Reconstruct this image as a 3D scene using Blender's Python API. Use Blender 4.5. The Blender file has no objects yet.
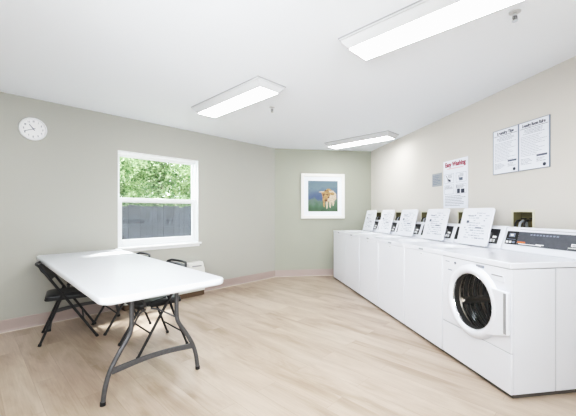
import bpy, bmesh, math, random
from mathutils import Vector, Matrix
from math import sin, cos, radians, pi
random.seed(7)
sc = bpy.context.scene
COL = sc.collection

# ------------------------------------------------------------------ materials
def mat(name, color, rough=0.5, metal=0.0, spec=0.5, emis=None, estr=0.0, noise=None, bump=None, trans=0.0, alpha=1.0, coat=0.0):
    m = bpy.data.materials.new(name); m.use_nodes = True
    nt = m.node_tree; b = nt.nodes['Principled BSDF']
    b.inputs['Base Color'].default_value = (*color, 1)
    b.inputs['Roughness'].default_value = rough
    b.inputs['Metallic'].default_value = metal
    b.inputs['Specular IOR Level'].default_value = spec
    b.inputs['Transmission Weight'].default_value = trans
    b.inputs['Coat Weight'].default_value = coat
    if emis:
        b.inputs['Emission Color'].default_value = (*emis, 1); b.inputs['Emission Strength'].default_value = estr
    tc = nt.nodes.new('ShaderNodeTexCoord')
    if noise:
        sc_, amt = noise
        n = nt.nodes.new('ShaderNodeTexNoise'); n.inputs['Scale'].default_value = sc_; n.inputs['Detail'].default_value = 4
        nt.links.new(tc.outputs['Object'], n.inputs['Vector'])
        r = nt.nodes.new('ShaderNodeValToRGB')
        r.color_ramp.elements[0].position = 0.3; r.color_ramp.elements[1].position = 0.7
        r.color_ramp.elements[0].color = (*[c*(1-amt) for c in color], 1)
        r.color_ramp.elements[1].color = (*[min(1, c*(1+amt)) for c in color], 1)
        nt.links.new(n.outputs['Fac'], r.inputs['Fac']); nt.links.new(r.outputs['Color'], b.inputs['Base Color'])
    if bump:
        sc_, st = bump
        n = nt.nodes.new('ShaderNodeTexNoise'); n.inputs['Scale'].default_value = sc_; n.inputs['Detail'].default_value = 3
        nt.links.new(tc.outputs['Object'], n.inputs['Vector'])
        bp = nt.nodes.new('ShaderNodeBump'); bp.inputs['Strength'].default_value = st; bp.inputs['Distance'].default_value = 0.002
        nt.links.new(n.outputs['Fac'], bp.inputs['Height']); nt.links.new(bp.outputs['Normal'], b.inputs['Normal'])
    return m

M = {}
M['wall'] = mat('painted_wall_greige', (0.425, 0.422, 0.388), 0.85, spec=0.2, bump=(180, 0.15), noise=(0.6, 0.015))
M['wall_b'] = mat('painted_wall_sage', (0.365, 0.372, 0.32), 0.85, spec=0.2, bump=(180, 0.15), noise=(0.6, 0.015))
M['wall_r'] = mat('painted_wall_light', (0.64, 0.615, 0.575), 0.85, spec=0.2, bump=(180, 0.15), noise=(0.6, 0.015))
M['ceiling'] = mat('ceiling_paint', (0.87, 0.91, 0.96), 0.9, spec=0.15, bump=(120, 0.2))
M['base'] = mat('cove_base_vinyl', (0.40, 0.33, 0.305), 0.55, noise=(3, 0.03))
M['shoe'] = mat('caulk_line', (0.62, 0.56, 0.50), 0.6)
M['vinyl'] = mat('white_window_vinyl', (0.85, 0.87, 0.88), 0.35)
M['enamel'] = mat('white_enamel', (0.77, 0.79, 0.845), 0.28, coat=0.3, noise=(2, 0.01))
M['enamel2'] = mat('white_enamel_panel', (0.75, 0.77, 0.82), 0.32, noise=(2, 0.01))
M['plast_w'] = mat('white_plastic', (0.80, 0.81, 0.83), 0.4)
M['seam'] = mat('seam_grey', (0.30, 0.30, 0.31), 0.6)
M['seamlight'] = mat('seam_light', (0.45, 0.46, 0.48), 0.5)
M['gasket'] = mat('dark_gasket', (0.03, 0.03, 0.03), 0.5)
M['base_dark'] = mat('dark_plinth', (0.10, 0.09, 0.08), 0.6)
M['blackpanel'] = mat('black_control_panel', (0.02, 0.02, 0.022), 0.3)
M['slate'] = mat('slate_control_panel', (0.085, 0.09, 0.105), 0.35, noise=(30, 0.1))
M['chrome'] = mat('polished_steel', (0.75, 0.75, 0.74), 0.18, metal=1)
M['drum'] = mat('drum_steel', (0.85, 0.80, 0.74), 0.3, metal=1)
M['tub'] = mat('tub_porcelain', (0.75, 0.76, 0.78), 0.3)
M['table'] = mat('table_plastic', (0.66, 0.68, 0.71), 0.36, noise=(2, 0.01), bump=(300, 0.1))
M['legsteel'] = mat('grey_hammered_steel', (0.10, 0.10, 0.104), 0.45, metal=0.35, noise=(60, 0.1))
M['blacksteel'] = mat('black_tube_steel', (0.008, 0.0085, 0.010), 0.42)
M['vinylseat'] = mat('black_vinyl', (0.018, 0.020, 0.024), 0.36, bump=(90, 0.3), coat=0.2)
M['rubber'] = mat('rubber_foot', (0.012, 0.012, 0.012), 0.7)
M['outlet'] = mat('cream_plastic', (0.66, 0.64, 0.52), 0.5)
M['outletin'] = mat('olive_box_interior', (0.20, 0.18, 0.09), 0.6)
M['brass'] = mat('brass_valve', (0.25, 0.2, 0.1), 0.35, metal=0.8)
M['hose'] = mat('black_hose', (0.02, 0.02, 0.02), 0.5)
M['paper'] = mat('poster_paper', (0.80, 0.83, 0.90), 0.5)
M['ink'] = mat('dark_ink', (0.04, 0.045, 0.07), 0.6)
M['inkgrey'] = mat('grey_ink', (0.24, 0.27, 0.34), 0.6)
M['inkpale'] = mat('pale_grey_ink', (0.40, 0.43, 0.50), 0.6)
M['inkmid'] = mat('mid_grey_ink', (0.11, 0.125, 0.17), 0.6)
M['maroon'] = mat('maroon_ink', (0.30, 0.03, 0.06), 0.6)
M['pink'] = mat('pink_ink', (0.75, 0.45, 0.50), 0.6)
M['plaque'] = mat('grey_plaque', (0.34, 0.365, 0.39), 0.5)
M['orange'] = mat('orange_ink', (0.65, 0.17, 0.06), 0.5)
M['white'] = mat('white_ink', (0.85, 0.85, 0.86), 0.5)
M['frame'] = mat('white_wood_frame', (0.82, 0.81, 0.79), 0.4)
M['mat'] = mat('mat_board', (0.80, 0.83, 0.87), 0.8)
M['ptac'] = mat('offwhite_unit', (0.66, 0.66, 0.63), 0.45)
M['fixture'] = mat('fixture_white', (0.56, 0.565, 0.575), 0.45)
M['diff'] = mat('light_diffuser', (0.9, 0.9, 0.9), 0.5, emis=(1.0, 1.0, 1.0), estr=12.0)
M['brown'] = mat('brown_subbase', (0.13, 0.085, 0.05), 0.6)
M['ground'] = mat('outside_ground', (0.13, 0.14, 0.07), 0.95, noise=(3, 0.3))
M['bark'] = mat('bark', (0.12, 0.09, 0.065), 0.9, noise=(14, 0.3))
M['fencewood'] = mat('weathered_fence', (0.055, 0.06, 0.065), 0.9, noise=(5, 0.3))

def glass_mat():
    m = bpy.data.materials.new('window_glass'); m.use_nodes = True
    nt = m.node_tree; nt.nodes.clear()
    o = nt.nodes.new('ShaderNodeOutputMaterial'); mx = nt.nodes.new('ShaderNodeMixShader')
    t = nt.nodes.new('ShaderNodeBsdfTransparent'); g = nt.nodes.new('ShaderNodeBsdfGlossy')
    g.inputs['Roughness'].default_value = 0.02
    mx.inputs[0].default_value = 0.035
    nt.links.new(t.outputs[0], mx.inputs[1]); nt.links.new(g.outputs[0], mx.inputs[2])
    nt.links.new(mx.outputs[0], o.inputs[0]); return m
M['glass'] = glass_mat()
def screen_mat():
    m = bpy.data.materials.new('insect_screen'); m.use_nodes = True
    nt = m.node_tree; nt.nodes.clear()
    o = nt.nodes.new('ShaderNodeOutputMaterial'); mx = nt.nodes.new('ShaderNodeMixShader'); mx.inputs[0].default_value = 0.42
    t = nt.nodes.new('ShaderNodeBsdfTransparent'); g = nt.nodes.new('ShaderNodeBsdfDiffuse'); g.inputs[0].default_value = (0.10, 0.11, 0.13, 1)
    nt.links.new(t.outputs[0], mx.inputs[1]); nt.links.new(g.outputs[0], mx.inputs[2]); nt.links.new(mx.outputs[0], o.inputs[0]); return m
M['screen'] = screen_mat()
def leaf_mat(name, c1, c2):
    m = bpy.data.materials.new(name); m.use_nodes = True
    nt = m.node_tree; b = nt.nodes['Principled BSDF']; b.inputs['Roughness'].default_value = 0.45
    tc = nt.nodes.new('ShaderNodeTexCoord'); n = nt.nodes.new('ShaderNodeTexNoise'); n.inputs['Scale'].default_value = 7; n.inputs['Detail'].default_value = 5
    r = nt.nodes.new('ShaderNodeValToRGB'); r.color_ramp.elements[0].color = (*c1, 1); r.color_ramp.elements[1].color = (*c2, 1)
    r.color_ramp.elements[0].position = .35; r.color_ramp.elements[1].position = .65
    nt.links.new(tc.outputs['Object'], n.inputs['Vector']); nt.links.new(n.outputs['Fac'], r.inputs['Fac']); nt.links.new(r.outputs['Color'], b.inputs['Base Color'])
    tr = nt.nodes.new('ShaderNodeBsdfTranslucent'); nt.links.new(r.outputs['Color'], tr.inputs['Color'])
    mx = nt.nodes.new('ShaderNodeMixShader'); mx.inputs[0].default_value = 0.45
    o = nt.nodes['Material Output']
    nt.links.new(b.outputs[0], mx.inputs[1]); nt.links.new(tr.outputs[0], mx.inputs[2]); nt.links.new(mx.outputs[0], o.inputs[0]); return m
M['leaf'] = leaf_mat('leaf_bright', (0.05, 0.14, 0.03), (0.66, 0.78, 0.48))
M['leaf2'] = leaf_mat('leaf_deep', (0.10, 0.22, 0.07), (0.66, 0.78, 0.48))

AX = Vector((0.714, -0.70, 0)).normalized()      # planks, fixtures and table run this way
def floor_mat():
    m = bpy.data.materials.new('light_oak_planks'); m.use_nodes = True
    nt = m.node_tree; b = nt.nodes['Principled BSDF']; L = nt.links.new; N = nt.nodes.new
    tc = N('ShaderNodeTexCoord'); mp = N('ShaderNodeMapping'); mp.vector_type = 'POINT'
    mp.inputs['Rotation'].default_value = (0, 0, -math.atan2(AX.y, AX.x))
    L(tc.outputs['Object'], mp.inputs['Vector'])
    br = N('ShaderNodeTexBrick'); br.inputs['Scale'].default_value = 1.0
    br.inputs['Brick Width'].default_value = 1.25; br.inputs['Row Height'].default_value = 0.18
    br.inputs['Mortar Size'].default_value = 0.0012; br.inputs['Mortar Smooth'].default_value = 0.3
    br.inputs['Color1'].default_value = (0, 0, 0, 1); br.inputs['Color2'].default_value = (1, 1, 1, 1); br.inputs['Mortar'].default_value = (0.5, 0.5, 0.5, 1)
    br.inputs['Bias'].default_value = 0.0; br.offset = 0.37
    L(mp.outputs[0], br.inputs['Vector'])
    sep = N('ShaderNodeMapping'); sep.inputs['Scale'].default_value = (0.8, 3.6, 1)
    L(mp.outputs[0], sep.inputs['Vector'])
    add = N('ShaderNodeVectorMath'); add.operation = 'ADD'
    ms = N('ShaderNodeVectorMath'); ms.operation = 'SCALE'; ms.inputs['Scale'].default_value = 0.9
    L(br.outputs['Color'], ms.inputs[0]); L(sep.outputs[0], add.inputs[0]); L(ms.outputs[0], add.inputs[1])
    n1 = N('ShaderNodeTexNoise'); n1.inputs['Scale'].default_value = 1.3; n1.inputs['Detail'].default_value = 6; n1.inputs['Roughness'].default_value = 0.6; n1.inputs['Distortion'].default_value = 0.6
    L(add.outputs[0], n1.inputs['Vector'])
    r1 = N('ShaderNodeValToRGB'); e = r1.color_ramp.elements
    e[0].position = 0.33; e[0].color = (0.35, 0.265, 0.195, 1); e[1].position = 0.64; e[1].color = (0.54, 0.45, 0.37, 1)
    k = r1.color_ramp.elements.new(0.48); k.color = (0.46, 0.37, 0.295, 1)
    L(n1.outputs['Fac'], r1.inputs['Fac'])
    # fine grain
    sp2 = N('ShaderNodeMapping'); sp2.inputs['Scale'].default_value = (3, 70, 1); L(mp.outputs[0], sp2.inputs['Vector'])
    n2 = N('ShaderNodeTexNoise'); n2.inputs['Scale'].default_value = 1.5; n2.inputs['Detail'].default_value = 3; L(sp2.outputs[0], n2.inputs['Vector'])
    mr = N('ShaderNodeMapRange'); mr.inputs['To Min'].default_value = 0.84; mr.inputs['To Max'].default_value = 1.14; L(n2.outputs['Fac'], mr.inputs['Value'])
    mul = N('ShaderNodeVectorMath'); mul.operation = 'SCALE'; L(r1.outputs['Color'], mul.inputs[0]); L(mr.outputs[0], mul.inputs['Scale'])
    # plank tone + mortar
    mr2 = N('ShaderNodeMapRange'); mr2.inputs['To Min'].default_value = 0.97; mr2.inputs['To Max'].default_value = 1.03; L(br.outputs['Color'], mr2.inputs['Value'])
    mul2 = N('ShaderNodeVectorMath'); mul2.operation = 'SCALE'; L(mul.outputs[0], mul2.inputs[0]); L(mr2.outputs[0], mul2.inputs['Scale'])
    mx = N('ShaderNodeMix'); mx.data_type = 'RGBA'; L(br.outputs['Fac'], mx.inputs['Factor']); L(mul2.outputs[0], mx.inputs['A']); mx.inputs['B'].default_value = (0.36, 0.28, 0.215, 1)
    # knots
    sp3 = N('ShaderNodeMapping'); sp3.inputs['Scale'].default_value = (1.4, 3.2, 1); L(mp.outputs[0], sp3.inputs['Vector'])
    v = N('ShaderNodeTexVoronoi'); v.inputs['Scale'].default_value = 0.9; L(sp3.outputs[0], v.inputs['Vector'])
    r3 = N('ShaderNodeValToRGB'); r3.color_ramp.elements[0].position = 0.02; r3.color_ramp.elements[0].color = (0.7, 0.7, 0.7, 1); r3.color_ramp.elements[1].position = 0.09; r3.color_ramp.elements[1].color = (0, 0, 0, 1)
    L(v.outputs['Distance'], r3.inputs['Fac'])
    mx2 = N('ShaderNodeMix'); mx2.data_type = 'RGBA'; L(r3.outputs['Color'], mx2.inputs['Factor']); L(mx.outputs['Result'], mx2.inputs['A']); mx2.inputs['B'].default_value = (0.30, 0.23, 0.17, 1)
    L(mx2.outputs['Result'], b.inputs['Base Color'])
    b.inputs['Roughness'].default_value = 0.34; b.inputs['Specular IOR Level'].default_value = 0.5
    return m
M['floor'] = floor_mat()

# ------------------------------------------------------------------ mesh helpers
class MB:
    def __init__(s): s.v = []; s.f = []; s.m = []; s.mats = []
    def mi(s, m):
        m = M[m] if isinstance(m, str) else m
        if m not in s.mats: s.mats.append(m)
        return s.mats.index(m)
    def add(s, vs, fs, m):
        o = len(s.v); k = s.mi(m)
        s.v += [tuple(x) for x in vs]
        for f in fs: s.f.append([i+o for i in f]); s.m.append(k)
        return s
    def box(s, x0, x1, y0, y1, z0, z1, m, mtx=None):
        vs = [Vector(p) for p in [(x0,y0,z0),(x1,y0,z0),(x1,y1,z0),(x0,y1,z0),(x0,y0,z1),(x1,y0,z1),(x1,y1,z1),(x0,y1,z1)]]
        if mtx: vs = [mtx @ p for p in vs]
        return s.add(vs, [(0,3,2,1),(4,5,6,7),(0,1,5,4),(1,2,6,5),(2,3,7,6),(3,0,4,7)], m)
    def quad(s, a, b, c, d, m): return s.add([a, b, c, d], [(0,1,2,3)], m)
    def poly(s, pts, m): return s.add(pts, [tuple(range(len(pts)))], m)
    def tube(s, pts, r, m, n=10, flat=1.0, up=None):
        pts = [Vector(p) for p in pts]; rings = []
        prev = None
        for i, p in enumerate(pts):
            t = (pts[min(i+1, len(pts)-1)] - pts[max(i-1, 0)]).normalized()
            if prev is None:
                a = Vector((0,0,1)) if abs(t.z) < 0.9 else Vector((1,0,0))
                u = t.cross(a).normalized()
            else: u = (prev - t*prev.dot(t)).normalized()
            w = t.cross(u); prev = u
            rr = r[i] if isinstance(r, (list, tuple)) else r
            rings.append([p + (u*cos(2*pi*k/n) + w*sin(2*pi*k/n)*flat)*rr for k in range(n)])
        vs = [q for g in rings for q in g]; fs = []
        for i in range(len(rings)-1):
            for k in range(n):
                a = i*n+k; b = i*n+(k+1) % n
                fs.append((a, b, b+n, a+n))
        fs.append(tuple(range(n))[::-1]); fs.append(tuple((len(rings)-1)*n+k for k in range(n)))
        return s.add(vs, fs, m)
    def prism(s, prof, z0, z1, m, axis='z', top=True, bot=True):
        def P(a, b, h):
            return {'z': (a, b, h), 'x': (h, a, b), 'y': (a, h, b)}[axis]
        n = len(prof)
        vs = [P(a, b, z0) for a, b in prof] + [P(a, b, z1) for a, b in prof]
        fs = [(i, (i+1) % n, (i+1) % n+n, i+n) for i in range(n)]
        if bot: fs.append(tuple(range(n))[::-1])
        if top: fs.append(tuple(range(n, 2*n)))
        return s.add(vs, fs, m)
    def lathe_y(s, prof, cx, cz, m, n=48, a0=0, a1=2*pi):
        # profile of (radius, y) swept round an axis along y through (cx, cz)
        vs = []; fs = []; k = len(prof); full = abs(a1-a0-2*pi) < 1e-6; N = n if full else n+1
        for i in range(N):
            a = a0+(a1-a0)*i/n
            for r, y in prof: vs.append((cx+r*cos(a), y, cz+r*sin(a)))
        for i in range(n):
            j = (i+1) % N
            for q in range(k-1): fs.append((i*k+q, i*k+q+1, j*k+q+1, j*k+q))
        return s.add(vs, fs, m)
    def build(s, name, parent=None, smooth=None, bevel=0.0, seg=2, mtx=None):
        me = bpy.data.meshes.new(name)
        me.from_pydata(s.v, [], s.f)
        for m in s.mats: me.materials.append(m)
        me.polygons.foreach_set('material_index', s.m)
        bm = bmesh.new(); bm.from_mesh(me)
        if mtx: bm.transform(mtx)
        bmesh.ops.recalc_face_normals(bm, faces=bm.faces[:])
        bm.to_mesh(me); bm.free()
        o = bpy.data.objects.new(name, me); COL.objects.link(o)
        if parent: o.parent = parent
        if bevel:
            b = o.modifiers.new('bevel', 'BEVEL'); b.width = bevel; b.segments = seg; b.limit_method = 'ANGLE'; b.angle_limit = radians(35)
        if smooth or bevel:
            me.polygons.foreach_set('use_smooth', [True]*len(me.polygons))
            me.set_sharp_from_angle(angle=radians(smooth if smooth and smooth is not True else 35))
        return o

def tag(o, label=None, cat=None, group=None, kind=None):
    if label: o['label'] = label
    if cat: o['category'] = cat
    if group: o['group'] = group
    if kind: o['kind'] = kind
    return o
def empty(name, loc, rz=0.0):
    o = bpy.data.objects.new(name, None); COL.objects.link(o); o.location = loc; o.rotation_euler = (0, 0, rz); o.empty_display_size = 0.1
    return o
def kids(o): return [c for c in COL.objects if c.parent == o]
def copy_tree(o, parent=None):
    c = o.copy(); COL.objects.link(c); c.parent = parent
    for k in kids(o): copy_tree(k, c)
    return c
def structure(mb, name, parent=None, **kw):
    o = mb.build(name, parent, **kw)
    o['kind'] = 'structure'
    return o

# ------------------------------------------------------------------ room layout (metres, camera over the origin)
H = 1.25; CZ = 2.51
TH = radians(8.75)
NV = Vector((cos(TH), sin(TH), 0)); UV = Vector((-sin(TH), cos(TH), 0))
def P(u, n, z=0.0): return NV*n + UV*u + Vector((0, 0, z))
WALLN = 2.669; PICU = 6.174
WD = Vector((sin(radians(43.3)), cos(radians(43.3)), 0))     # along the window wall, away from the camera
WN = Vector((WD.y, -WD.x, 0))                                # out of the window wall into the room
A = Vector((-0.254, 6.21, 0)); 
# put A exactly on the picture wall
A = A + UV*(PICU - A.dot(UV))
B = P(PICU, WALLN); C = P(-1.6, WALLN)
D = A - WD*7.6; E = D + WN*3.2

def wall_panel(name, p0, p1, inward, mt, holes=(), th=0.12):
    # a wall with real thickness and rectangular holes (s0, s1, z0, z1)
    d = (p1-p0); Ln = d.length; d.normalize()
    xs = sorted({-0.12, Ln+0.12, *[h[0] for h in holes], *[h[1] for h in holes]})
    zs = sorted({0.0, CZ, *[h[2] for h in holes], *[h[3] for h in holes]})
    mb = MB()
    def pt(s, z, t): return p0 + d*s - inward*t + Vector((0, 0, z))
    inh = lambda s, z: any(h[0] < s < h[1] and h[2] < z < h[3] for h in holes)
    solid = {}
    for i in range(len(xs)-1):
        for j in range(len(zs)-1):
            solid[i, j] = not inh((xs[i]+xs[i+1])/2, (zs[j]+zs[j+1])/2)
    for (i, j), sld in solid.items():
        if not sld: continue
        a, b, c, e = xs[i], xs[i+1], zs[j], zs[j+1]
        for t in (0, th): mb.quad(pt(a, c, t), pt(b, c, t), pt(b, e, t), pt(a, e, t), mt)
        for (di, dj, q) in ((-1,0,((a,c),(a,e))), (1,0,((b,c),(b,e))), (0,-1,((a,c),(b,c))), (0,1,((a,e),(b,e)))):
            if not solid.get((i+di, j+dj), False):
                (s0, z0), (s1, z1) = q
                mb.quad(pt(s0, z0, 0), pt(s1, z1, 0), pt(s1, z1, th), pt(s0, z0, th), mt)
    me = mb.build(name)
    bm = bmesh.new(); bm.from_mesh(me.data); bmesh.ops.remove_doubles(bm, verts=bm.verts[:], dist=1e-5); bmesh.ops.recalc_face_normals(bm, faces=bm.faces[:]); bm.to_mesh(me.data); bm.free()
    me['kind'] = 'structure'
    return me

def sw(p): return (p - D).dot(WD)
WIN0 = sw(Vector((-2.214, 4.13, 0))*0.984) + .025 ; WIN1 = WIN0 + 1.175
WZ0, WZ1 = 0.795, 2.068
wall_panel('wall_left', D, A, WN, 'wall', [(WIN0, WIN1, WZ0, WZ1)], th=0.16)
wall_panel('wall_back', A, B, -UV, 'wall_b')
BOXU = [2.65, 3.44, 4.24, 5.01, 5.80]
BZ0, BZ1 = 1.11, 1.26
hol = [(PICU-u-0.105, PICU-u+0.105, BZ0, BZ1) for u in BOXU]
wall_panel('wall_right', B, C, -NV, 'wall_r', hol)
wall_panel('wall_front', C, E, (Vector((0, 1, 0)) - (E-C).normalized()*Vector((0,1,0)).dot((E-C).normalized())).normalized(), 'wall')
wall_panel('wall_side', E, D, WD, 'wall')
out = 0.3
cx = [D-WN*0.2-WD*0.2, A-WN*0.2+UV*0.15, B+NV*0.15+UV*0.15, C+NV*0.15-UV*0.15, E-WD*0.3-UV*0.1]
MB().prism([(p.x, p.y) for p in cx], -0.12, 0.0, 'floor').build('floor')['kind'] = 'structure'
MB().prism([(p.x, p.y) for p in cx], CZ, CZ+0.15, 'ceiling').build('ceiling')['kind'] = 'structure'

def baseboard(name, p0, p1, inward):
    d = (p1-p0); Ln = d.length; d.normalize(); mb = MB()
    prof = [(0, 0.0), (0.016, 0.0), (0.011, 0.012), (0.007, 0.03), (0.006, 0.125), (0.003, 0.132), (0, 0.132)]
    vs = []; n = len(prof)
    for s in (0.0, Ln):
        for t, z in prof: vs.append(p0 + d*s + inward*(t+0.0005) + Vector((0, 0, z+0.0005)))
    mb.add(vs, [(i, (i+1) % n, (i+1) % n+n, i+n) for i in range(n)] + [tuple(range(n)), tuple(range(n, 2*n))], 'base')
    sh = []
    for s in (0.0, Ln):
        for t, z in [(0.016, 0.0), (0.022, 0.0), (0.016, 0.006)]: sh.append(p0 + d*s + inward*t + Vector((0, 0, z+0.0006)))
    mb.add(sh, [(0,1,4,3), (1,2,5,4), (2,0,3,5), (0,2,1), (3,4,5)], 'shoe')
    o = mb.build(name); o['kind'] = 'structure'
baseboard('baseboard_left', D, A, WN)
baseboard('baseboard_back', A, B, -UV)
baseboard('baseboard_right', B, C, -NV)

# ------------------------------------------------------------------ window (built in wall coordinates: x along wall, y out of the room, z up)
WM = Matrix(((WD.x, -WN.x, 0, D.x), (WD.y, -WN.y, 0, D.y), (0, 0, 1, 0), (0, 0, 0, 1)))
wroot = bpy.data.objects.new('window_1', None); COL.objects.link(wroot); wroot.matrix_world = WM @ Matrix.Translation(((WIN0+WIN1)/2, 0, WZ0)); wroot['kind'] = 'structure'
W2 = (WIN1-WIN0)/2; WH = WZ1-WZ0
def ring(mb, x0, x1, z0, z1, w, y0, y1, m, wb=None, wt=None):
    wb = wb or w; wt = wt or w
    mb.box(x0, x0+w, y0, y1, z0, z1, m); mb.box(x1-w, x1, y0, y1, z0, z1, m)
    mb.box(x0+w, x1-w, y0, y1, z0, z0+wb, m); mb.box(x0+w, x1-w, y0, y1, z1-wt, z1, m)
f = MB(); ring(f, -W2+.001, W2-.001, 0.001, WH-.001, 0.030, 0.045, 0.135, 'vinyl', 0.03, 0.045); f.build('window_frame', wroot, bevel=0.003)
f = MB()   # white jamb liner in the reveal
ring(f, -W2+.0005, W2-.0005, 0.0005, WH-.0005, 0.006, -0.002, 0.05, 'vinyl'); f.build('jamb_liner', wroot)
mid = 0.628
f = MB(); ring(f, -W2+.03, W2-.03, mid-0.03, WH-.045, 0.026, 0.095, 0.125, 'vinyl', 0.045, 0.02); us = f.build('upper_sash', wroot, bevel=0.003)
MB().box(-W2+.05, W2-.05, 0.108, 0.112, mid+.01, WH-.06, 'glass').build('pane', us)
f = MB(); ring(f, -W2+.03, W2-.03, 0.03, mid+0.035, 0.042, 0.055, 0.09, 'vinyl', 0.07, 0.05)
f.box(-0.05, 0.05, 0.04, 0.056, mid+0.015, mid+0.03, 'vinyl'); ls = f.build('lower_sash', wroot, bevel=0.003)
MB().box(-W2+.065, W2-.065, 0.070, 0.074, 0.09, mid-.01, 'glass').build('pane', ls)
MB().quad((-W2+.03, .132, .03), (W2-.03, .132, .03), (W2-.03, .132, mid), (-W2+.03, .132, mid), 'screen').build('insect_screen', wroot)
f = MB(); f.box(-W2-.03, W2+.03, -0.05, 0.045, -0.022, -0.0005, 'vinyl'); f.box(-W2-.015, W2+.015, -0.014, -0.001, -0.062, -0.023, 'vinyl')
f.build('window_sill', wroot, bevel=0.003)

# ------------------------------------------------------------------ wall unit under the window
ux0, ux1 = WIN0+0.02, WIN0+1.19
t = bpy.data.objects.new('wall_heater_unit', None); COL.objects.link(t); t.matrix_world = WM @ Matrix.Translation(((ux0+ux1)/2, 0, 0)); w = (ux1-ux0)/2
tag(t, 'low off-white through-wall heating unit on the wall below the window', 'heating unit')
f = MB(); f.prism([(-0.02, 0.07), (-0.17, 0.07), (-0.17, 0.40), (-0.11, 0.505), (-0.02, 0.51)], -w, w, 'ptac', axis='x'); f.build('casing', t, bevel=0.008)
f = MB()
for i in range(9):
    a = i/8; y = -0.165+0.055*a; z = 0.415+0.085*a
    if 1 <= i <= 7: f.box(-w+.06, w-.25, y-.004, y+.001, z-.0015, z+.002, 'seam')
f.build('air_grille', t)
f = MB(); f.box(w-.2, w-.05, -0.155, -0.135, 0.44, 0.455, 'seam'); f.build('control_flap', t)
f = MB(); f.box(-w+.01, w-.01, -0.16, -0.02, 0.003, 0.07, 'brown'); f.build('subbase', t)

# ------------------------------------------------------------------ wall clock
ck = bpy.data.objects.new('wall_clock', None); COL.objects.link(ck)
cp = Vector((-2.765, 3.443, 0))
cs = (cp-D).dot(WD)
ck.matrix_world = WM @ Matrix.Translation((cs+.012, 0, 2.170))
tag(ck, 'round white wall clock with grey hands high on the left wall', 'clock')
R = 0.125
f = MB(); f.lathe_y([(0, -.002), (R, -.002), (R, -.022), (R-.004, -.03), (R-.012, -.032), (R-.016, -.024)], 0, 0, 'plast_w', 56); f.build('rim', ck, smooth=40)
f = MB(); f.lathe_y([(0, -.022), (R-.014, -.022)], 0, 0, 'white', 56); face = f.build('dial', ck)
SEG = {'0': 'abcdef', '1': 'bc', '2': 'abged', '3': 'abgcd', '4': 'fgbc', '5': 'afgcd', '6': 'afgedc', '7': 'abc', '8': 'abcdefg', '9': 'abcdfg'}
f = MB()
def numeral(mb, ch, x, z, h, m, y):
    w_ = h*0.5; t_ = h*0.16
    R_ = {'a': (0, h, w_, h-t_), 'd': (0, 0, w_, t_), 'g': (0, h/2+t_/2, w_, h/2-t_/2), 'f': (0, h/2, t_, h), 'e': (0, 0, t_, h/2), 'b': (w_-t_, h/2, w_, h), 'c': (w_-t_, 0, w_, h/2)}
    for s in SEG[ch]:
        a, b, c, d = R_[s]
        mb.box(x+min(a, c)-w_/2, x+max(a, c)-w_/2, y-.0006, y, z-h/2+min(b, d), z-h/2+max(b, d), m)
for k in range(1, 13):
    a = pi/2 - 2*pi*k/12; rr = 0.083; s = str(k)
    for q, ch in enumerate(s):
        numeral(f, ch, rr*cos(a) + (q-(len(s)-1)/2)*0.012, rr*sin(a), 0.019, 'inkmid', -.0225)
for k in range(60):
    a = 2*pi*k/60; mt = Matrix.Rotation(-a, 4, 'Y')
    f.box(0.1, 0.106, -.0230, -.0225, -.0006, .0006, 'inkmid', mtx=mt)
f.build('numerals', ck)
def hand(L, wd, ang, y, nm, m):
    f = MB(); f.box(-0.02, L, y-.001, y, -wd/2, wd/2, m, mtx=Matrix.Rotation(-radians(ang), 4, 'Y')); f.build(nm, ck)
hand(0.058, 0.007, 127, -.0245, 'hour_hand', 'inkmid')
hand(0.088, 0.005, 204, -.0265, 'minute_hand', 'inkmid')
f = MB(); f.lathe_y([(0, -.029), (.006, -.029), (.006, -.022)], 0, 0, 'inkmid', 20); f.build('hub', ck)

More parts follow.
